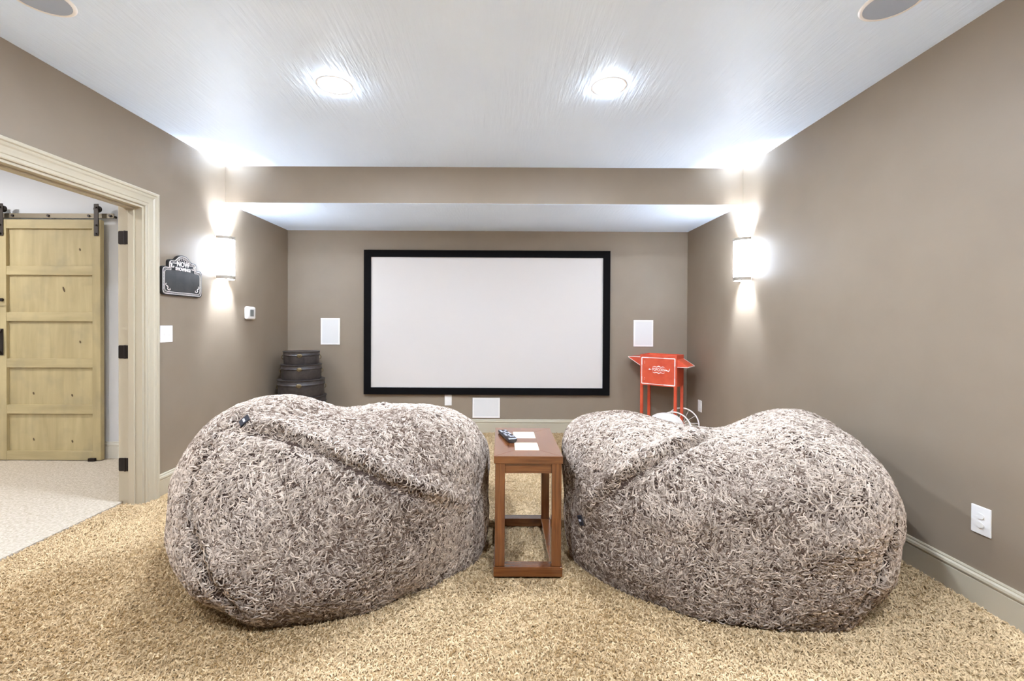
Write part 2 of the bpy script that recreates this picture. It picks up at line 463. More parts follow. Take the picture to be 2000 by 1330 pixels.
# ------------------------------------------------------------------ in-wall speakers
def wall_speaker(cx, cz, w_, h_, label):
    root = empty('in_wall_speaker', (cx, YB, cz - h_ / 2)); tag(root, label, 'speaker', 'white in-wall speakers around the screen')
    t = 0.016
    bm = bmesh.new()
    for q in ((-w_ / 2, w_ / 2, 0, t), (-w_ / 2, w_ / 2, h_ - t, h_), (-w_ / 2, -w_ / 2 + t, t, h_ - t), (w_ / 2 - t, w_ / 2, t, h_ - t)):
        box(bm, q[0], q[1], -0.011, 0, q[2], q[3])
    mk('bezel', bm, M_WHITE, root)
    bm = bmesh.new(); box(bm, -w_ / 2 + t, w_ / 2 - t, -0.009, -0.001, t, h_ - t); mk('grille', bm, M_GRILLE, root)
wall_speaker(-1.944, 1.150, 0.216, 0.302, 'upright white in-wall speaker left of the screen, above the dark hatboxes')
wall_speaker(1.627, 1.144, 0.222, 0.302, 'upright white in-wall speaker right of the screen, above the red popcorn cart')
wall_speaker(-0.162, 0.284, 0.312, 0.227, 'low horizontal white in-wall speaker centred under the screen')

# ------------------------------------------------------------------ wall plates
def plate_back(bm, w_, h_):
    box(bm, -w_ / 2, w_ / 2, -0.006, 0, -h_ / 2, h_ / 2, 0.002, 2)
def outlet(loc, rotz, label, w_=0.08, h_=0.123, kind='duplex'):
    root = empty('wall_plate', loc, rotz); tag(root, label, 'outlet' if kind != 'switch' else 'light switch')
    bm = bmesh.new(); plate_back(bm, w_, h_); mk('cover_plate', bm, M_WHITE, root)
    if kind == 'duplex':
        for s in (-1, 1):
            bm = bmesh.new(); lathe(bm, [(0.0001, 0), (0.0165, 0), (0.0165, -0.002), (0.0001, -0.002)], 16, sx=1.0, sy=0.82)
            r_ = mk('receptacle', bm, M_WHITE, root); r_.rotation_euler = (R(-90), 0, 0); r_.location = (0, -0.0085, s * 0.0195)
            for k, (sx_, hz) in enumerate(((-0.006, 0.008), (0.006, 0.0065))):
                bm = bmesh.new(); box(bm, sx_ - 0.001, sx_ + 0.001, -0.0004, 0.0004, -hz / 2, hz / 2)
                q = mk('slot', bm, MATS.get('slot_grey') or mat('slot_grey', srgb(170, 166, 160), 0.6), root); q.location = (0, -0.0089, s * 0.0195 + 0.003)
    elif kind == 'switch':
        for s in (-1, 1):
            bm = bmesh.new(); box(bm, -0.005, 0.005, -0.016, -0.005, -0.004, 0.012, 0.002); q = mk('toggle', bm, M_WHITE, root); q.location = (s * 0.023, 0, -0.004)
    return root
outlet((XR, 1.938, 0.380), R(-90), 'white duplex outlet on the right wall near the camera, above the baseboard')
outlet((XR, 4.686, 0.378), R(-90), 'small white outlet low on the right wall beside the popcorn cart')
outlet((-0.597, YB, 0.370), 0, 'white wall plate tucked just under the screen frame')
outlet((XL, 3.200, 1.156), R(90), 'white double light switch plate beside the doorway casing', 0.118, 0.122, 'switch')

# thermostat
th = empty('thermostat', (XL, 4.245, 1.335), R(90)); tag(th, 'white wall thermostat with grey display below the left sconce', 'thermostat')
bm = bmesh.new(); box(bm, -0.075, 0.075, -0.034, 0, -0.062, 0.062, 0.018, 4); mk('housing', bm, M_WHITE, th, smooth='auto')
bm = bmesh.new(); box(bm, -0.028, 0.032, -0.036, -0.030, -0.032, 0.032, 0.001); mk('display', bm, M_LCD, th)

# ------------------------------------------------------------------ wall sconces
def make_sconce(name, loc, rotz, label, watts=SCONCE_BULB):
    """local frame: wall at y = 0, sconce projects to -y"""
    root = empty(name, loc, rotz); tag(root, label, 'sconce', 'half-cylinder wall sconces')
    a_, p_, H = 0.088, 0.104, 0.368
    def arc(sc, n=14, gap=R(1.5)):
        return [((a_ * sc) * math.cos(t), -(p_ * sc) * math.sin(t)) for t in [gap + (math.pi - 2 * gap) * i / n for i in range(n + 1)]]
    def band(z0, z1, so, si):
        bm = bmesh.new(); O = arc(so); I = arc(si)
        for k in range(len(O) - 1):
            v = [bm.verts.new((*O[k], z0)), bm.verts.new((*O[k + 1], z0)), bm.verts.new((*O[k + 1], z1)), bm.verts.new((*O[k], z1)),
                 bm.verts.new((*I[k], z0)), bm.verts.new((*I[k + 1], z0)), bm.verts.new((*I[k + 1], z1)), bm.verts.new((*I[k], z1))]
            for q in ((0, 1, 2, 3), (5, 4, 7, 6), (0, 4, 5, 1), (3, 2, 6, 7)):
                bm.faces.new([v[i] for i in q])
        bmesh.ops.remove_doubles(bm, verts=bm.verts, dist=1e-5)
        return bm
    bm = bmesh.new(); box(bm, -0.07, 0.07, -0.006, 0, 0.012, H - 0.012, 0.001); mk('back_plate', bm, M_NICKEL, root)
    mk('shade', band(0.028, H - 0.022, 0.97, 0.95), M_SHADE, root, smooth=True)
    mk('band', band(0.0, 0.030, 1.01, 0.95), M_NICKEL, root, smooth='auto')
    mk('band', band(H - 0.024, H, 1.01, 0.95), M_NICKEL, root, smooth='auto')
    for zb in (0.125, 0.243):
        bm = bmesh.new(); lathe(bm, [(0.0001, -0.03), (0.009, -0.03), (0.017, 0.0), (0.014, 0.014), (0.0001, 0.02)], 12)
        b = mk('bulb', bm, M_BULB, root, smooth=True); b.location = (0, -0.056, zb - 0.01)
        ld = bpy.data.lights.new('sconce_light', 'POINT'); ld.energy = watts; ld.color = LAMP; ld.shadow_soft_size = 0.033
        lo = bpy.data.objects.new('bulb_light', ld); link(lo, root); lo.location = (0, -0.056, zb)
    for s in (-1, 1):
        bm = bmesh.new(); box(bm, s * 0.07 - 0.004, s * 0.07 + 0.004, -0.03, 0, 0.0, 0.03); mk('bracket', bm, M_NICKEL, root)
    return root
make_sconce('wall_sconce', (XL, 3.845, 1.619), R(90), 'glowing half-round sconce on the left wall above the chalkboard sign')
make_sconce('wall_sconce', (XR, 3.832, 1.626), R(-90), 'glowing half-round sconce on the right wall')
make_sconce('wall_sconce', (XL, 0.35, 1.62), R(90), 'added half-round sconce, out of view on the left wall behind the doorway', ADDED_BULB)  # this pair is added out of view to brighten the ceiling
make_sconce('wall_sconce', (XR, 0.35, 1.62), R(-90), 'added half-round sconce, out of view on the right wall beside the camera', ADDED_BULB)

# ------------------------------------------------------------------ recessed lights and ceiling speakers
def can_light(x, y, label, lens_mat, group='recessed ceiling lights'):
    root = empty('recessed_light', (x, y, ZC)); tag(root, label, 'ceiling light', group)
    bm = bmesh.new(); lathe(bm, [(0.068, -0.0008), (0.098, -0.0008), (0.102, 0.0)], 36); mk('trim_ring', bm, M_WHITE, root, smooth='auto')
    bm = bmesh.new(); lathe(bm, [(0.078, -0.0012), (0.075, -0.0042), (0.058, -0.0068), (0.0005, -0.0085)], 16); mk('lens', bm, lens_mat, root, smooth=True)
can_light(-0.972, 2.570, 'glowing recessed ceiling light over the left bean bag', M_LENS)
can_light(0.622, 2.570, 'glowing recessed ceiling light over the right bean bag', M_LENS)
can_light(-0.972, 0.05, 'added recessed ceiling light out of view in the back row, left one', M_LENS_ADDED)  # row added out of view to light the foreground
can_light(0.622, 0.05, 'added recessed ceiling light out of view in the back row, right one', M_LENS_ADDED)
def ceil_speaker(x, y, label):
    root = empty('ceiling_speaker', (x, y, ZC)); tag(root, label, 'speaker', 'round ceiling speakers')
    bm = bmesh.new(); lathe(bm, [(0.098, 0.0), (0.099, -0.006), (0.108, -0.006), (0.114, -0.002), (0.114, 0.0)], 40); mk('trim_ring', bm, M_WHITE, root, smooth='auto')
    bm = bmesh.new(); lathe(bm, [(0.100, -0.004), (0.0005, -0.0045)], 40); mk('grille', bm, M_CGRILLE, root)
ceil_speaker(-1.972, 1.893, 'round ceiling speaker cut off at the top left corner')
ceil_speaker(1.668, 1.896, 'round ceiling speaker cut off at the top right')

# added hall flood, out of view; its cone edge bounds the bright carpet
hl = empty('recessed_light', (-3.35, 1.45, ZC)); tag(hl, 'added recessed ceiling light, out of view in the hall outside the doorway', 'ceiling light', 'recessed ceiling lights')
bm = bmesh.new(); lathe(bm, [(0.072, 0.0), (0.074, -0.009), (0.098, -0.003), (0.099, 0.0)], 36); mk('trim_ring', bm, M_WHITE, hl, smooth=True)
bm = bmesh.new(); lathe(bm, [(0.073, -0.003), (0.0005, -0.004)], 24); mk('lens', bm, M_HLENS_ADDED, hl, smooth=True)
ld = bpy.data.lights.new('added_hall_flood', 'SPOT'); ld.energy = ADDED_HALL_POWER; ld.spot_size = R(72.5); ld.spot_blend = 0.12; ld.shadow_soft_size = 0.05; ld.color = (1.0, 1.0, 1.0)
lo = bpy.data.objects.new('added_flood_light', ld); link(lo, hl); lo.location = (0, 0, -0.02)
can_light(-4.85, 2.75, 'added recessed ceiling light, out of view in the hall near the barn doors', M_HLENS_ADDED)  # added from the upper left to throw the door panels' shadow lines

# ------------------------------------------------------------------ chalkboard sign NOW SHOWING!
sg = empty('chalkboard_sign', (XL, 3.137, 1.440), R(90)); tag(sg, 'black marquee-shaped chalkboard sign reading NOW SHOWING! beside the doorway', 'sign')
def rounded(pts, rad, n=5):
    out = []
    m_ = len(pts)
    for i, (x, y, r) in enumerate([(p[0], p[1], rad if len(p) < 3 else p[2]) for p in pts]):
        a = Vector(pts[i - 1][:2]); b = Vector((x, y)); c = Vector(pts[(i + 1) % m_][:2])
        d1 = (a - b).normalized(); d2 = (c - b).normalized()
        if r <= 0:
            out.append((x, y)); continue
        p0 = b + d1 * r; p1 = b + d2 * r
        for k in range(n + 1):
            t = k / n
            out.append(tuple(p0 * (1 - t) ** 2 + b * 2 * t * (1 - t) + p1 * t ** 2))
    return out
def sign_outline(o=0.0):
    """outline inset by o; local x to the right, z up"""
    W = 0.418; cx = W / 2
    arch = []
    r = 0.100 - o; zc = 0.207
    for k in range(13):
        a = math.pi - (math.pi - 0.0) * k / 12
        a = math.radians(165) - math.radians(150) * k / 12
        arch.append((cx + r * math.cos(a), zc + r * math.sin(a) if True else 0, 0))
    pts = [(o, o, 0.03), (o, 0.208 - o, 0.03), (0.062 + o, 0.208 - o, 0.003), (0.062 + o, 0.262 - o, 0.028)]
    pts += [(arch[0][0], 0.262 - o, 0.002)] + [p for p in arch if p[1] > 0.262 - o + 0.002] + [(arch[-1][0], 0.262 - o, 0.002)]
    pts += [(W - 0.062 - o, 0.262 - o, 0.028), (W - 0.062 - o, 0.208 - o, 0.003), (W - o, 0.208 - o, 0.03), (W - o, o, 0.03)]
    return rounded(pts, 0.0)
bm = bmesh.new(); prism(bm, sign_outline(0.0), 'y', -0.020, 0.0); mk('board', bm, M_SIGNEDGE, sg)
bm = bmesh.new(); prism(bm, [(0.03, 0.03), (0.03, 0.185), (0.388, 0.185), (0.388, 0.03)], 'y', -0.0212, -0.019); mk('slate', bm, M_CHALK, sg)
for o_, r_ in ((0.009, 0.0022), (0.024, 0.0019)):
    bm = bmesh.new(); tube(bm, [(x, -0.0205, z) for x, z in sign_outline(o_)], r_, 6, closed=True); mk('painted_border', bm, M_PRINT, sg)
# marquee dots between the two lines
def along(pts, step):
    out = []; acc = 0
    for i in range(len(pts)):
        a = Vector(pts[i]); b = Vector(pts[(i + 1) % len(pts)]); L_ = (b - a).length; t = acc
        while t < L_:
            out.append(a + (b - a) * (t / L_)); t += step
        acc = t - L_
    return out
bm = bmesh.new()
for p in along(sign_outline(0.0165), 0.0105):
    lathe(bm, [(0.0001, -0.0012), (0.0028, 0.0)], 6, center=(p.x, 0, 0))
    bm.verts.ensure_lookup_table()
    for v in bm.verts[-12:]:
        v.co = Vector((v.co.x, -0.0203 + v.co.z, p.y + v.co.y))
o = mk('marquee_dots', bm, M_PRINT, sg); o['kind'] = 'stuff'
text_mesh('lettering', 'NOW', 0.052, M_PRINT, sg, (0.209, -0.0213, 0.236), (R(90), 0, 0), offset=0.0016, sx=0.95)
text_mesh('lettering', 'SHOWING!', 0.034, M_PRINT, sg, (0.209, -0.0218, 0.199), (R(90), 0, 0), offset=0.0014, sx=0.92)
bm = bmesh.new()
for k in range(9):       # sunburst rays in the arch
    a = R(155) - R(130) * k / 8
    tube(bm, [(0.209 + 0.056 * math.cos(a), -0.0205, 0.207 + 0.056 * math.sin(a)), (0.209 + 0.072 * math.cos(a), -0.0205, 0.207 + 0.072 * math.sin(a))], [0.0012, 0.0026], 5)
mk('sunburst', bm, M_PRINT, sg)
def scroll(cx, cz, mx, mz, s=1.0):
    pts = [(cx + mx * s * x, -0.0205, cz + mz * s * z) for x, z in ((0.0, 0.046), (-0.008, 0.05), (-0.012, 0.042), (-0.006, 0.034), (0.004, 0.03), (0.012, 0.022), (0.006, 0.012), (0.012, 0.004), (0.024, 0.002), (0.034, 0.006), (0.032, 0.014), (0.025, 0.013))]
    bm = bmesh.new(); tube(bm, pts, [0.002, 0.003, 0.003, 0.003, 0.0042, 0.0042, 0.0036, 0.0036, 0.003, 0.003, 0.003, 0.002], 6); mk('scroll', bm, M_PRINT, sg)
scroll(0.045, 0.034, 1, 1); scroll(0.373, 0.034, -1, 1); scroll(0.085, 0.205, 1, 0.9, 0.9); scroll(0.333, 0.205, -1, 0.9, 0.9)

# ------------------------------------------------------------------ stacked hatboxes in the corner
def hatbox(z0, rad, h, label, dx=0.0):
    root = empty('hatbox', (-2.125 + dx, 4.70, z0), R(-12)); tag(root, label, 'box', 'dark leather hatboxes stacked in the corner')
    lid = 0.30 * h
    bm = bmesh.new(); lathe(bm, [(0.0005, 0.0), (rad * 0.955, 0.0), (rad * 0.97, 0.006), (rad * 0.97, h - lid)], 48); mk('body', bm, M_LEATHER, root, smooth='auto')
    l = None
    bm = bmesh.new(); lathe(bm, [(rad * 0.955, h - lid - 0.006), (rad, h - lid - 0.006), (rad + 0.004, h - lid), (rad, h - lid + 0.006), (rad * 0.985, h - lid + 0.012), (rad * 0.985, h - 0.014), (rad + 0.002, h - 0.010), (rad + 0.004, h - 0.004), (rad - 0.004, h), (0.0005, h)], 48)
    l = mk('lid', bm, M_LEATHER, root, smooth='auto')
    # clasp facing the room
    bm = bmesh.new()
    lathe(bm, [(0.0001, 0.004), (0.014, 0.004), (0.018, 0.002), (0.020, 0.0)], 16, sx=1.35)
    c = mk('clasp', bm, M_BRASS, root, smooth='auto'); c.rotation_euler = (R(90), 0, R(30)); c.location = (math.sin(R(30)) * (rad + 0.005), -math.cos(R(30)) * (rad + 0.005), h - lid)
    bm = bmesh.new(); tube(bm, [(-0.012, -0.004, -0.004), (-0.006, -0.008, -0.018), (0.006, -0.008, -0.018), (0.012, -0.004, -0.004)], 0.0028, 6)
    k = mk('clasp_ring', bm, M_BRASS, c); k.rotation_euler = (R(-90), 0, 0)
    for a in (-62, 118):
        ax, ay = math.sin(R(a)) * (rad * 0.97), -math.cos(R(a)) * (rad * 0.97)
        bm = bmesh.new(); tube(bm, [(0, -0.002, 0.02), (0, -0.014, 0.017), (0, -0.018, 0), (0, -0.014, -0.017), (0, -0.002, -0.02)], 0.0045, 8)
        hnd = mk('side_handle', bm, M_BRASS, root, smooth=True); hnd.location = (ax, ay, h * 0.52); hnd.rotation_euler = (0, 0, R(a))
z = 0.0
for h, rad, lab in ((0.262, 0.262, 'largest dark leather hatbox, lowest of the corner stack'), (0.212, 0.248, 'wide dark leather hatbox, second from the bottom of the corner stack'),
                    (0.178, 0.232, 'dark leather hatbox just above the bean bag, third from the top of the stack'), (0.158, 0.202, 'middle-sized dark leather hatbox with brass clasp, second from the top'), (0.135, 0.180, 'smallest dark leather hatbox, topmost of the corner stack')):
    hatbox(z, rad, h, lab, dx=0.0); z += h

# ------------------------------------------------------------------ popcorn cart
CA = math.atan2(-0.235, 0.302)      # long side direction
cart = empty('popcorn_cart', (1.670, 4.668, 0.0), CA); tag(cart, 'red popcorn cart with white lettering, side shelves and spoked wheels in the corner', 'popcorn cart')
CW, CD, Z0, Z1 = 0.383, 0.258, 0.592, 0.918
hw = CW / 2
bm = bmesh.new(); box(bm, -hw, hw, 0.0, CD, Z0, Z1 - 0.012, 0.002); mk('cabinet', bm, M_RED, cart)
bm = bmesh.new()
for q in ((-hw, hw, 0, 0.012), (-hw, hw, CD - 0.012, CD), (-hw, -hw + 0.012, 0.012, CD - 0.012), (hw - 0.012, hw, 0.012, CD - 0.012)):
    box(bm, q[0], q[1], q[2], q[3], Z1 - 0.014, Z1 + 0.004)
mk('top_rim', bm, M_RED, cart)
lg = 0.028
for (lx, ly, zb) in ((-hw + lg / 2, lg / 2, 0), (-hw + lg / 2, CD - lg / 2, 0), (hw - lg / 2, lg / 2, 0.15), (hw - lg / 2, CD - lg / 2, 0.15)):
    bm = bmesh.new(); box(bm, lx - lg / 2, lx + lg / 2, ly - lg / 2, ly + lg / 2, zb, Z0 + 0.004, 0.002); mk('leg', bm, M_RED, cart)
# painted frame lines, worn in places
def strip(x0, x1, z0, z1, par):
    bm = bmesh.new(); box(bm, x0, x1, -0.0012, 0.0005, z0, z1); mk('painted_line', bm, M_PRINT, par)
cab = cart
i_ = 0.018
for (a, b, t) in ((-hw + i_, -0.10, 0.009), (-0.10, 0.06, 0.006), (0.06, hw - i_, 0.0105)):
    strip(a, b, Z1 - 0.030 - t / 2, Z1 - 0.030 + t / 2, cart)
    strip(a, b, Z0 + 0.016 - t / 2, Z0 + 0.016 + t / 2, cart)
for (a, b, t) in ((Z0 + 0.016, Z0 + 0.09, 0.009), (Z0 + 0.09, Z1 - 0.11, 0.0055), (Z1 - 0.11, Z1 - 0.03, 0.010)):
    strip(-hw + i_ - t / 2, -hw + i_ + t / 2, a, b, cart)
    strip(hw - i_ - t / 2, hw - i_ + t / 2, a, b, cart)
for (dx_, dz_) in ((-hw + 0.05, Z1 - 0.07), (-hw + 0.05, Z1 - 0.09), (-hw + 0.045, Z0 + 0.06), (-hw + 0.05, Z0 + 0.078)):
    bm = bmesh.new(); cyl(bm, (dx_, -0.0012, dz_), 0.003, 0.002, 'y', 8); mk('painted_dot', bm, M_PRINT, cart)
text_mesh('lettering', 'POPCORN', 0.044, M_PRINT, cart, (0.008, -0.0012, 0.763), (R(90), 0, 0), offset=0.0003, sx=0.66, extrude=0.0006)
for sgn in (-1, 1):
    bm = bmesh.new(); tube(bm, [(0.008 - 0.066, -0.001, 0.763 + sgn * 0.026), (0.008 - 0.045, -0.001, 0.763 + sgn * 0.034), (0.008 - 0.022, -0.001, 0.763 + sgn * 0.028), (0.008, -0.001, 0.763 + sgn * 0.038), (0.008 + 0.022, -0.001, 0.763 + sgn * 0.028), (0.008 + 0.045, -0.001, 0.763 + sgn * 0.034), (0.008 + 0.062, -0.001, 0.763 + sgn * 0.026)], [0.0015, 0.0034, 0.003, 0.007, 0.003, 0.0034, 0.0015], 6)
    mk('flourish', bm, M_PRINT, cart)
bm = bmesh.new(); tube(bm, [(-0.102, -0.001, 0.763), (-0.088, -0.001, 0.763), (-0.080, -0.001, 0.763), (-0.070, -0.001, 0.763)], [0.001, 0.010, 0.003, 0.004], 8); mk('flourish', bm, M_PRINT, cart)
bm = bmesh.new(); tube(bm, [(0.078, -0.001, 0.763), (0.088, -0.001, 0.762), (0.096, -0.001, 0.758), (0.110, -0.001, 0.752), (0.118, -0.001, 0.764), (0.120, -0.001, 0.782)], [0.003, 0.007, 0.004, 0.008, 0.004, 0.002], 8); mk('flourish', bm, M_PRINT, cart)
# left shelf: level top with a tapering apron below; right shelf: sloping down over a gusset
bm = bmesh.new(); prism(bm, [(-hw, 0.892), (-hw - 0.140, 0.892), (-hw - 0.140, 0.886), (-hw, 0.800)], 'y', 0.012, CD - 0.012); sh = mk('side_shelf', bm, M_RED, cart)
bm = bmesh.new(); box(bm, -hw - 0.142, -hw, 0.008, 0.014, 0.888, 0.894); mk('painted_edge', bm, M_PRINT, sh)
bm = bmesh.new(); tube(bm, [(-hw - 0.138, 0.010, 0.884), (-hw - 0.004, 0.010, 0.800)], 0.0028, 6); mk('painted_edge', bm, M_PRINT, sh)
bm = bmesh.new(); prism(bm, [(hw, 0.880), (hw, 0.800), (hw + 0.112, 0.800), (hw + 0.112, 0.808)], 'y', 0.012, CD - 0.012); sh = mk('side_shelf', bm, M_RED, cart)
bm = bmesh.new(); box(bm, hw + 0.109, hw + 0.115, 0.010, CD - 0.010, 0.802, 0.810); mk('painted_edge', bm, M_PRINT, sh)
bm = bmesh.new(); tube(bm, [(hw + 0.002, CD - 0.016, 0.880), (hw + 0.112, CD - 0.016, 0.808)], 0.0028, 6); mk('painted_edge', bm, M_PRINT, sh)
bm = bmesh.new(); tube(bm, [(hw + 0.002, 0.012, 0.801), (hw + 0.112, 0.012, 0.803)], 0.003, 6); mk('painted_edge', bm, M_PRINT, sh)
# wheels and axle
for wy in (-0.018, CD + 0.018):
    wr = 0.166
    wc = Vector((hw - 0.012, wy, wr + 0.006))
    bm = bmesh.new(); tube(bm, [wc + Vector((math.cos(2 * math.pi * k / 40) * wr, 0, math.sin(2 * math.pi * k / 40) * wr)) for k in range(40)], 0.0075, 8, closed=True)
    wl = mk('wheel_rim', bm, M_PRINT, cart, smooth=True)
    bm = bmesh.new(); tube(bm, [wc + Vector((0, -0.014, 0)), wc + Vector((0, 0.014, 0))], 0.018, 14); mk('hub', bm, M_RED, wl)
    for k in range(12):
        a = 2 * math.pi * k / 12 + 0.13
        bm = bmesh.new(); tube(bm, [wc + Vector((math.cos(a) * 0.015, 0, math.sin(a) * 0.015)), wc + Vector((math.cos(a) * wr, 0, math.sin(a) * wr))], 0.0022, 5); mk('spoke', bm, M_PRINT, wl)
bm = bmesh.new(); tube(bm, [(hw - 0.012, -0.03, 0.172), (hw - 0.012, CD + 0.03, 0.172)], 0.008, 10); mk('axle', bm, M_IRON, cart)

# white rounded plush cushion in front of the cart
bm = bmesh.new()
prof = []
for k in range(17):
    a = -math.pi / 2 + math.pi * k / 16
    prof.append((max(0.0005, 0.185 * abs(math.cos(a)) ** 0.8), 0.19 + 0.19 * math.copysign(abs(math.sin(a)) ** 0.9, math.sin(a))))
lathe(bm, prof, 40, sx=1.0, sy=0.85)
wp = mk('round_cushion', bm, M_FABRICW, smooth=True); wp.location = (1.60, 4.26, 0.006)
tag(wp, 'white rounded cushion peeking over the right bean bag below the popcorn cart', 'cushion')

# ------------------------------------------------------------------ side table between the bean bags
TX0, TX1, TY0, TY1, TH = -0.030, 0.305, 2.126, 2.716, 0.598
tb = empty('side_table', ((TX0 + TX1) / 2, (TY0 + TY1) / 2, 0.012)); tag(tb, 'narrow brown wooden side table with stone-tiled top between the two bean bags', 'table')
hx, hy = (TX1 - TX0) / 2, (TY1 - TY0) / 2
tz = TH - 0.012
fw = 0.105
def top_piece(pts, m):
    bm = bmesh.new(); prism(bm, pts, 'z', tz - 0.036, tz)
    bmesh.ops.bevel(bm, geom=list(bm.edges), offset=0.0012, segments=1, affect='EDGES'); mk('top_board', bm, m, tb)
top_piece([(-hx, -hy), (hx, -hy), (hx - fw, -hy + fw), (-hx + fw, -hy + fw)], M_WX)
top_piece([(-hx, hy), (hx, hy), (hx - fw, hy - fw), (-hx + fw, hy - fw)], M_WX)
top_piece([(-hx, -hy), (-hx + fw, -hy + fw), (-hx + fw, hy - fw), (-hx, hy)], M_WY)
top_piece([(hx, -hy), (hx - fw, -hy + fw), (hx - fw, hy - fw), (hx, hy)], M_WY)
bm = bmesh.new(); box(bm, -hx + fw, hx - fw, -0.048, 0.048, tz - 0.036, tz - 0.0003, 0.001); mk('top_board', bm, M_WX, tb)
for s in (-1, 1):
    bm = bmesh.new(); a, b = s * 0.049, s * (hy - fw - 0.001); box(bm, -hx + fw + 0.001, hx - fw - 0.001, min(a, b), max(a, b), tz - 0.02, tz + 0.0006, 0.0015); mk('stone_tile', bm, M_TILE, tb)
lw = 0.048; ins = 0.006
for sx_ in (-1, 1):
    for sy_ in (-1, 1):
        bm = bmesh.new(); cxl, cyl_ = sx_ * (hx - ins - lw / 2), sy_ * (hy - ins - lw / 2)
        box(bm, cxl - lw / 2, cxl + lw / 2, cyl_ - lw / 2, cyl_ + lw / 2, 0.048, tz - 0.036, 0.002); mk('leg', bm, M_WZ, tb)
for sy_ in (-1, 1):      # aprons and floor rails
    yy = sy_ * (hy - ins - 0.012 - 0.010)
    bm = bmesh.new(); box(bm, -hx + ins + lw, hx - ins - lw, yy - 0.010, yy + 0.010, tz - 0.036 - 0.052, tz - 0.036, 0.001); mk('apron', bm, M_WX, tb)
    a, b = sy_ * hy, sy_ * (hy - lw - 0.008)
    bm = bmesh.new(); box(bm, -hx, hx, min(a, b), max(a, b), 0.0, 0.047, 0.002); mk('floor_rail', bm, M_WX, tb)
for sx_ in (-1, 1):
    xx = sx_ * (hx - ins - 0.012 - 0.010)
    bm = bmesh.new(); box(bm, xx - 0.010, xx + 0.010, -hy + ins + lw, hy - ins - lw, tz - 0.036 - 0.052, tz - 0.036, 0.001); mk('apron', bm, M_WY, tb)
    a, b = sx_ * hx, sx_ * (hx - lw - 0.008)
    bm = bmesh.new(); box(bm, min(a, b), max(a, b), -hy + lw + 0.008, hy - lw - 0.008, 0.0, 0.047, 0.002); mk('floor_rail', bm, M_WY, tb)

# remote control
rc = empty('remote_control', (0.037, 2.478, TH + 0.001), R(15)); tag(rc, 'black remote control with grey buttons lying on the side table', 'remote control')
bm = bmesh.new()
secs = [(-0.118, 0.022, 0.020), (-0.112, 0.027, 0.024), (-0.06, 0.028, 0.025), (0.02, 0.026, 0.022), (0.09, 0.025, 0.020), (0.115, 0.021, 0.017)]
ringl = []
for (yy, w_, h_) in secs:
    ringl.append([bm.verts.new(p) for p in ((-w_ * 0.7, yy, 0), (w_ * 0.7, yy, 0), (w_, yy, h_ * 0.5), (w_ * 0.88, yy, h_), (-w_ * 0.88, yy, h_), (-w_, yy, h_ * 0.5))])
for i in range(len(ringl) - 1):
    for k in range(6):
        bm.faces.new((ringl[i][k], ringl[i][(k + 1) % 6], ringl[i + 1][(k + 1) % 6], ringl[i + 1][k]))
bm.faces.new(ringl[0][::-1]); bm.faces.new(ringl[-1])
mk('shell', bm, M_REMOTE, rc)
for r_ in range(6):
    for c_ in range(3):
        yy = -0.075 + r_ * 0.031; zz = 0.0245 - max(0, yy + 0.06) * 0.034
        bm = bmesh.new(); box(bm, -0.0058, 0.0058, -0.0105, 0.0105, -0.003, 0.0022, 0.001, 1); b = mk('button', bm, M_KEYS if (r_ + c_) % 3 else M_REMOTE, rc); b.location = ((c_ - 1) * 0.0155, yy, zz)

# ------------------------------------------------------------------ bean bags (shaggy fur over a slumped body)
def fib(n):
    i = np.arange(n) + .5
    ph = np.arccos(1 - 2 * i / n); th = np.pi * (1 + 5 ** .5) * i
    return np.stack([np.cos(th) * np.sin(ph), np.sin(th) * np.sin(ph), np.cos(ph)], -1)
BDIR = fib(90); BDIR = BDIR[BDIR[:, 2] > -.75]

def sines(seed, k0, k1, n=10):
    g = np.random.default_rng(seed)
    K = g.normal(size=(n, 3)); K /= np.linalg.norm(K, axis=1)[:, None]; K *= g.uniform(k0, k1, n)[:, None]
    ph = g.uniform(0, 6.28, n); am = g.uniform(.6, 1.0, n) / math.sqrt(n) * 1.4
    return lambda P: np.sin(P @ K.T + ph) @ am

def polydist(D, line):
    """angular distance from unit vectors D to a polyline of unit vectors, signed side and arclength fraction"""
    L_ = np.array(line); best = np.full(len(D), 9.); frac = np.zeros(len(D))
    for i in range(len(L_) - 1):
        a, b = L_[i], L_[i + 1]; ab = b - a
        t = np.clip(((D - a) @ ab) / (ab @ ab), 0, 1)
        d = np.linalg.norm(D - (a + t[:, None] * ab), axis=1)
        m = d < best
        best = np.where(m, d, best); frac = np.where(m, (i + t) / (len(L_) - 1), frac)
    return best, frac

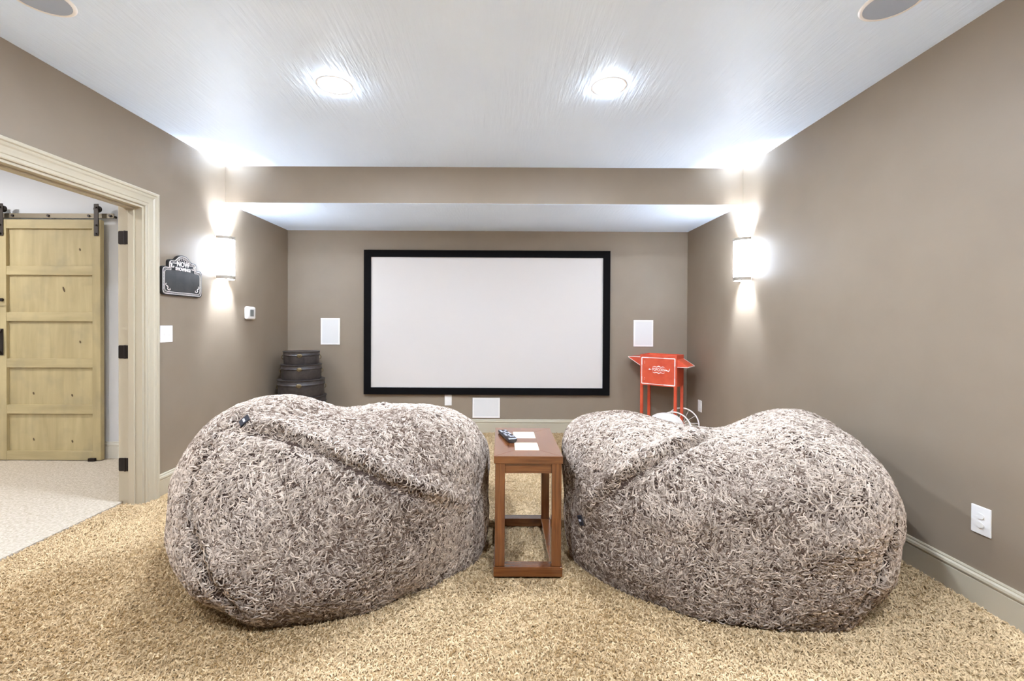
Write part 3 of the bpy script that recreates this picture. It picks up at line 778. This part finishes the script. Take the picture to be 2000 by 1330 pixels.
class Bag:
    def __init__(s, p, wts, ridges, grooves, seed):
        s.cx, s.cy, s.cz, s.R, s.up, s.dn = p
        s.w = np.array(wts); s.ridges = ridges; s.grooves = grooves
        s.n1 = sines(seed, 5, 12, 14); s.n2 = sines(seed + 1, 16, 34, 16)
    def surf(s, D):
        h = np.hypot(D[:, 0], D[:, 1]) / s.R
        v = np.where(D[:, 2] > 0, D[:, 2] / s.up, -D[:, 2] / s.dn)
        r = (h ** 2.35 + v ** 2.35) ** (-1 / 2.35)
        out = np.empty(len(D))
        for k in range(0, len(D), 20000):
            K = np.exp(-(np.arccos(np.clip(D[k:k + 20000] @ BDIR.T, -1, 1)) / .30) ** 2 / 2)
            out[k:k + 20000] = K @ s.w
        r = r * np.exp(out)
        add = .007 * s.n1(D) + .005 * s.n2(D)
        for line, wd, amp in s.ridges:
            d, f = polydist(D, line)
            add += amp * np.exp(-(d / wd) ** 2) * np.clip(f * 12, 0, 1) * np.clip((1 - f) * 8, 0, 1)
        for line, wd, amp in s.grooves:
            d, f = polydist(D, line)
            add -= amp * np.exp(-(d / wd) ** 2) * np.clip(f * 6, 0.1, 1) * np.clip((1 - f) * 6, 0.1, 1)
        r = r + add
        P = D * r[:, None] + np.array([0, 0, s.cz])
        P[:, 2] = np.maximum(P[:, 2], 0.012)
        return P

def tuft_mesh(name, P0, T, B, N, length, width, lift, cols, seed, seg=4, curl=0.35, taper=0.55):
    """many little curled yarn loops as one mesh; each is a curved ridge open towards the backing"""
    g = np.random.default_rng(seed)
    n = len(P0); k = seg + 1
    t = np.linspace(0, 1, k)[None, :, None]
    ln = length * g.uniform(.65, 1.35, n)[:, None, None]
    ph = g.uniform(0, 6.28, n)[:, None, None]; fr = g.uniform(3.0, 6.5, n)[:, None, None]
    cu = curl * g.uniform(.3, 1.3, n)[:, None, None]
    bend = g.normal(0, .35, n)[:, None, None]
    lf = (lift * g.uniform(.5, 1.5, n))[:, None, None]
    side = ln * cu * .35 * (np.sin(ph + fr * t) - np.sin(ph)) + ln * bend * t * t
    C_ = P0[:, None, :] + T[:, None, :] * ln * t + B[:, None, :] * side + N[:, None, :] * (lf * np.sin(np.pi * (0.12 + 0.80 * t)) - 0.25 * lf)
    d = np.gradient(C_, axis=1); d /= np.linalg.norm(d, axis=2)[:, :, None] + 1e-9
    U = np.cross(d, N[:, None, :]); U /= np.linalg.norm(U, axis=2)[:, :, None] + 1e-9
    V = np.cross(U, d)
    wd = (width * g.uniform(.7, 1.3, n))[:, None, None] * (1 - taper * np.abs(2 * t - 1) ** 2.5)
    ring = []
    for a in (90, 210, 330):
        ring.append(C_ + (U * math.cos(R(a)) + V * math.sin(R(a)) * 0.8) * wd * .5)
    verts = np.stack(ring, 2).reshape(-1, 3)             # n,k,3
    base = (np.arange(n) * k * 3)[:, None, None]
    j = np.arange(seg)[None, :, None] * 3; a = np.array([0, 2])[None, None, :]; a2 = (a + 1) % 3
    quads = np.stack([base + j + a, base + j + a2, base + j + 3 + a2, base + j + 3 + a], -1).reshape(-1, 4)
    nf = len(quads)
    me = bpy.data.meshes.new(name)
    me.vertices.add(len(verts)); me.vertices.foreach_set('co', verts.astype(np.float32).ravel())
    me.loops.add(nf * 4); me.loops.foreach_set('vertex_index', quads.astype(np.int32).ravel())
    me.polygons.add(nf); me.polygons.foreach_set('loop_start', (np.arange(nf) * 4).astype(np.int32))
    me.polygons.foreach_set('use_smooth', np.ones(nf, bool))
    me.update(calc_edges=True)
    at = me.color_attributes.new('yarn', 'FLOAT_COLOR', 'POINT')
    cc = np.repeat(np.concatenate([cols, np.ones((n, 1))], 1), k * 3, axis=0)
    at.data.foreach_set('color', cc.astype(np.float32).ravel())
    return me

def yarn_mat(name, rough=0.85, sheen=0.25):
    m = mat(name, (0.3, 0.3, 0.3, 1), rough, spec=0.15)
    t, b = nodes(m)
    at = t.nodes.new('ShaderNodeAttribute'); at.attribute_name = 'yarn'
    d = t.nodes.new('ShaderNodeBsdfDiffuse'); d.inputs['Roughness'].default_value = 0.6
    t.links.new(at.outputs['Color'], d.inputs['Color'])
    t.links.new(d.outputs['BSDF'], t.nodes['Material Output'].inputs['Surface'])
    t.nodes.remove(b)
    return m
M_YARN = yarn_mat('shag_yarn'); M_PILE = yarn_mat('carpet_yarn', 0.95, 0.1)
M_BODY = mat('bag_backing', srgb(78, 63, 55), 0.95, spec=0.05)
LIGHT = np.array(srgb(212, 194, 175)[:3]); DARK = np.array(srgb(102, 83, 70)[:3])

def build_bag(spec, label, seed, tag_dir, tag_rot, flap):
    bag = Bag(*spec, seed)
    root = empty('bean_bag', (bag.cx, bag.cy, 0)); tag(root, label, 'bean bag', 'giant shaggy bean bags')
    bm = bmesh.new(); bmesh.ops.create_icosphere(bm, subdivisions=6, radius=1.0)
    D = np.array([v.co[:] for v in bm.verts]); D /= np.linalg.norm(D, axis=1)[:, None]
    P = bag.surf(D)
    for v, p in zip(bm.verts, P):
        v.co = p
    body = mk('bag_body', bm, M_BODY, root, smooth=True)
    # fur roots: spread evenly over the surface, none underneath
    g = np.random.default_rng(seed + 5)
    n = 130000
    D = g.normal(size=(n * 2, 3)); D /= np.linalg.norm(D, axis=1)[:, None]
    e = 0.004
    up = np.where(np.abs(D[:, 2:3]) < .95, np.array([[0, 0, 1.]]), np.array([[1., 0, 0]]))
    t1 = np.cross(up, D); t1 /= np.linalg.norm(t1, axis=1)[:, None]; t2 = np.cross(D, t1)
    def nrm(x): return x / np.linalg.norm(x, axis=1)[:, None]
    P = bag.surf(D); P1 = bag.surf(nrm(D + e * t1)); P2 = bag.surf(nrm(D + e * t2))
    a1, a2 = P1 - P, P2 - P
    cr = np.cross(a1, a2); ar = np.linalg.norm(cr, axis=1); N = cr / (ar[:, None] + 1e-12)
    keep = (P[:, 2] > 0.016) & (g.uniform(size=len(P)) < ar / np.quantile(ar, .97))
    keep &= (P[:, 1] < 0.35) | (g.uniform(size=len(P)) < .35)
    idx = np.where(keep)[0][:75000]
    P, N, D = P[idx], N[idx], D[idx]
    # combing direction: downhill, swirled by a smooth field
    down = np.array([0, 0, -1.]) - N * (-N[:, 2:3]); down += 1e-3 * t1[idx]; down = nrm(down)
    B0 = np.cross(N, down)
    sw = 1.5 * sines(seed + 8, 4, 9, 8)(P) + 1.0 * sines(seed + 9, 12, 26, 12)(P) + g.normal(0, .32, len(P))
    T = down * np.cos(sw)[:, None] + B0 * np.sin(sw)[:, None]
    Bt = np.cross(N, T)
    mixv = np.clip(.51 + .15 * sines(seed + 3, 4, 9, 8)(P) + g.normal(0, .32, len(P)), 0, 1)[:, None]  # broad dark and light patches put nap shading into the yarn colour
    cols = DARK * (1 - mixv) + LIGHT * mixv
    me = tuft_mesh('shag_pile', P, T, Bt, N, .030, .0060, np.full(len(P), .0075), cols, seed + 20, seg=3, curl=1.0)
    me.materials.append(M_YARN)
    o = bpy.data.objects.new('shag_pile', me); link(o, root); o['kind'] = 'stuff'
    # woven tag
    d = np.array([tag_dir]); d = d / np.linalg.norm(d); p = bag.surf(d)[0]
    nn = Vector(d[0]).normalized()
    bm = bmesh.new(); box(bm, -0.017, 0.017, -0.006, 0.0, -0.024, 0.024, 0.002)
    tg = mk('woven_tag', bm, M_TAG, root)
    bm = bmesh.new(); box(bm, -0.009, 0.009, -0.0075, -0.0055, -0.004, 0.005); mk('tag_print', bm, M_TAGW, tg)
    q = (-nn).to_track_quat('Y', 'Z')
    tg.rotation_mode = 'QUATERNION'; tg.rotation_quaternion = q @ Matrix.Rotation(R(tag_rot), 3, 'Y').to_quaternion(); tg.location = Vector(p) + nn * 0.016
    return root

L_ridge = [(-0.295, -0.793, 0.533), (-0.074, -0.843, 0.533), (0.143, -0.871, 0.469), (0.319, -0.869, 0.378), (0.456, -0.838, 0.302), (0.58, -0.788, 0.206), (0.72, -0.685, 0.107), (0.89, -0.451, -0.067)]
L_groove = [(-0.353, -0.812, 0.465), (-0.199, -0.859, 0.472), (-0.038, -0.893, 0.448), (0.126, -0.91, 0.396), (0.267, -0.906, 0.329), (0.399, -0.878, 0.263), (0.54, -0.83, 0.165), (0.70, -0.70, 0.06)]
L_end = [(-0.361, -0.742, 0.565), (-0.347, -0.789, 0.506), (-0.344, -0.817, 0.463)]
L_seam = [(-0.359, -0.848, 0.391), (-0.368, -0.86, 0.353), (-0.391, -0.879, 0.272), (-0.396, -0.897, 0.197), (-0.369, -0.924, 0.104), (-0.333, -0.942, 0.031), (-0.286, -0.957, -0.038), (-0.223, -0.968, -0.118), (-0.171, -0.968, -0.185), (-0.108, -0.96, -0.257), (-0.068, -0.947, -0.315)]
R_ridge = [(-0.891, -0.452, -0.049), (-0.818, -0.568, 0.095), (-0.772, -0.605, 0.195), (-0.691, -0.657, 0.302), (-0.613, -0.686, 0.392), (-0.523, -0.709, 0.472), (-0.404, -0.721, 0.563), (-0.271, -0.727, 0.631)]
R_groove = [(-0.86, -0.508, -0.036), (-0.81, -0.582, 0.068), (-0.748, -0.64, 0.175), (-0.64, -0.713, 0.287), (-0.541, -0.753, 0.374), (-0.442, -0.77, 0.46), (-0.279, -0.784, 0.554)]
R_seam = [(0.437, -0.877, 0.202), (0.354, -0.925, 0.139), (0.316, -0.948, 0.047), (0.291, -0.956, -0.038), (0.258, -0.958, -0.127), (0.232, -0.95, -0.208), (0.182, -0.94, -0.288)]
WL = [-0.245, -0.051, -0.056, 0.153, -0.141, -0.126, 0.046, 0.026, -0.036, -0.0, -0.141, -0.036, -0.077, -0.02, -0.103, -0.029, 0.116, -0.165, 0.172, 0.125, -0.108, 0.013, 0.091, 0.114, 0.131, -0.035, 0.034, 0.066, -0.066, 0.059, -0.008, 0.006, -0.135, 0.064, 0.076, -0.015, -0.099, -0.08, 0.015, -0.059, -0.036, 0.042, -0.112, 0.006, -0.044, 0.047, 0.011, 0.026, -0.013, 0.236, 0.123, 0.01, -0.019, -0.046, -0.036, -0.006, -0.006, -0.01, -0.019, -0.014, -0.059, -0.013, -0.024, 0.124, -0.004, 0.122, 0.123, 0.004, 0.135, 0.007, -0.179, -0.004, 0.006, 0.27, 0.01, 0.009, 0.096, 0.001, 0.14]
WR = [-0.173, -0.196, -0.296, -0.218, -0.079, 0.026, -0.157, -0.152, -0.099, -0.227, 0.025, -0.008, -0.022, 0.118, 0.043, -0.153, -0.007, -0.164, 0.106, 0.057, -0.289, 0.166, 0.011, 0.209, 0.06, -0.232, -0.065, 0.06, -0.071, -0.016, 0.047, -0.106, 0.047, -0.12, 0.041, 0.073, 0.063, 0.071, 0.101, -0.014, 0.001, 0.008, 0.053, -0.016, -0.112, -0.068, 0.147, -0.035, -0.132, 0.049, -0.095, -0.017, 0.109, 0.053, 0.05, 0.035, 0.026, -0.027, 0.051, -0.056, 0.027, 0.007, -0.017, 0.014, -0.009, 0.021, 0.035, -0.04, 0.033, 0.082, -0.006, 0.218, 0.006, -0.003, 0.329, 0.005, 0.207, 0.035, 0.007]
build_bag(((-0.905, 2.60, 0.38, 0.84, 0.42, 0.42), WL, [(L_ridge, .045, .030)], [(L_groove, .03, .026), (L_end, .018, .025), (L_seam, .02, .034)]),
          'giant taupe shaggy bean bag left of the side table, tag near its top', 101, (-0.286, -0.802, 0.524), 40, None)
build_bag(((1.215, 2.57, 0.36, 0.83, 0.40, 0.42), WR, [(R_ridge, .045, .034)], [(R_groove, .032, .024), (R_seam, .02, .028)]),
          'giant taupe shaggy bean bag right of the side table, its top dipping in the middle', 202, (-0.889, -0.448, -0.093), -20, None)

# ------------------------------------------------------------------ carpet pile in the foreground
def carpet_pile():
    g = np.random.default_rng(77)
    n = 240000
    y = 0.86 + (3.05 - 0.86) * g.uniform(size=n) ** 1.35
    x = g.uniform(XL - WT - 0.015, XR - 0.012, n)
    lim = 1.2 * y + 0.1
    keep = (np.abs(x) < lim)
    keep &= (x > XL + 0.005) | ((y > DY0 + 0.03) & (y < DY1 - 0.03))
    # nothing grows where the bags, table press the pile flat
    keep &= ~((np.hypot(x + 0.905, y - 2.60) < 0.70) | (np.hypot(x - 1.215, y - 2.57) < 0.68))
    keep &= ~((x > -0.03) & (x < 0.305) & (y > 2.12) & (y < 2.18))
    idx = np.where(keep)[0][:100000]
    # the strip of floor seen through and beyond the table
    x = np.concatenate([x[idx], g.uniform(-0.15, 0.75, 9000)]); y = np.concatenate([y[idx], g.uniform(3.05, 5.0, 9000)]); m_ = len(x)
    P = np.stack([x, y, np.full(m_, 0.001)], 1)
    N = np.tile(np.array([0, 0, 1.]), (m_, 1))
    f1 = sines(301, 1.2, 3.2, 9)(P); f2 = sines(302, 5, 11, 9)(P)
    ang = 2.2 * np.tanh(2.5 * f1) + .7 * f2 + g.normal(0, .9, m_)
    T = np.stack([np.cos(ang), np.sin(ang), np.zeros(m_)], 1); Bt = np.cross(N, T)
    c1 = np.array(srgb(224, 196, 154)[:3]); c0 = np.array(srgb(142, 112, 74)[:3])
    mv = np.clip(.52 + .24 * np.tanh(2.0 * f1) + .09 * f2 + g.normal(0, .22, m_), 0, 1)[:, None]  # pile colour follows the lean, painting in the shading of vacuum tracks
    cols = c0 * (1 - mv) + c1 * mv
    me = tuft_mesh('carpet_pile', P, T, Bt, N, .016, .0062, np.full(m_, .0105), cols, 78, seg=2, curl=.5, taper=.5)
    me.materials.append(M_PILE)
    o = bpy.data.objects.new('carpet_pile', me); link(o, floor_o); o['kind'] = 'stuff'
carpet_pile()
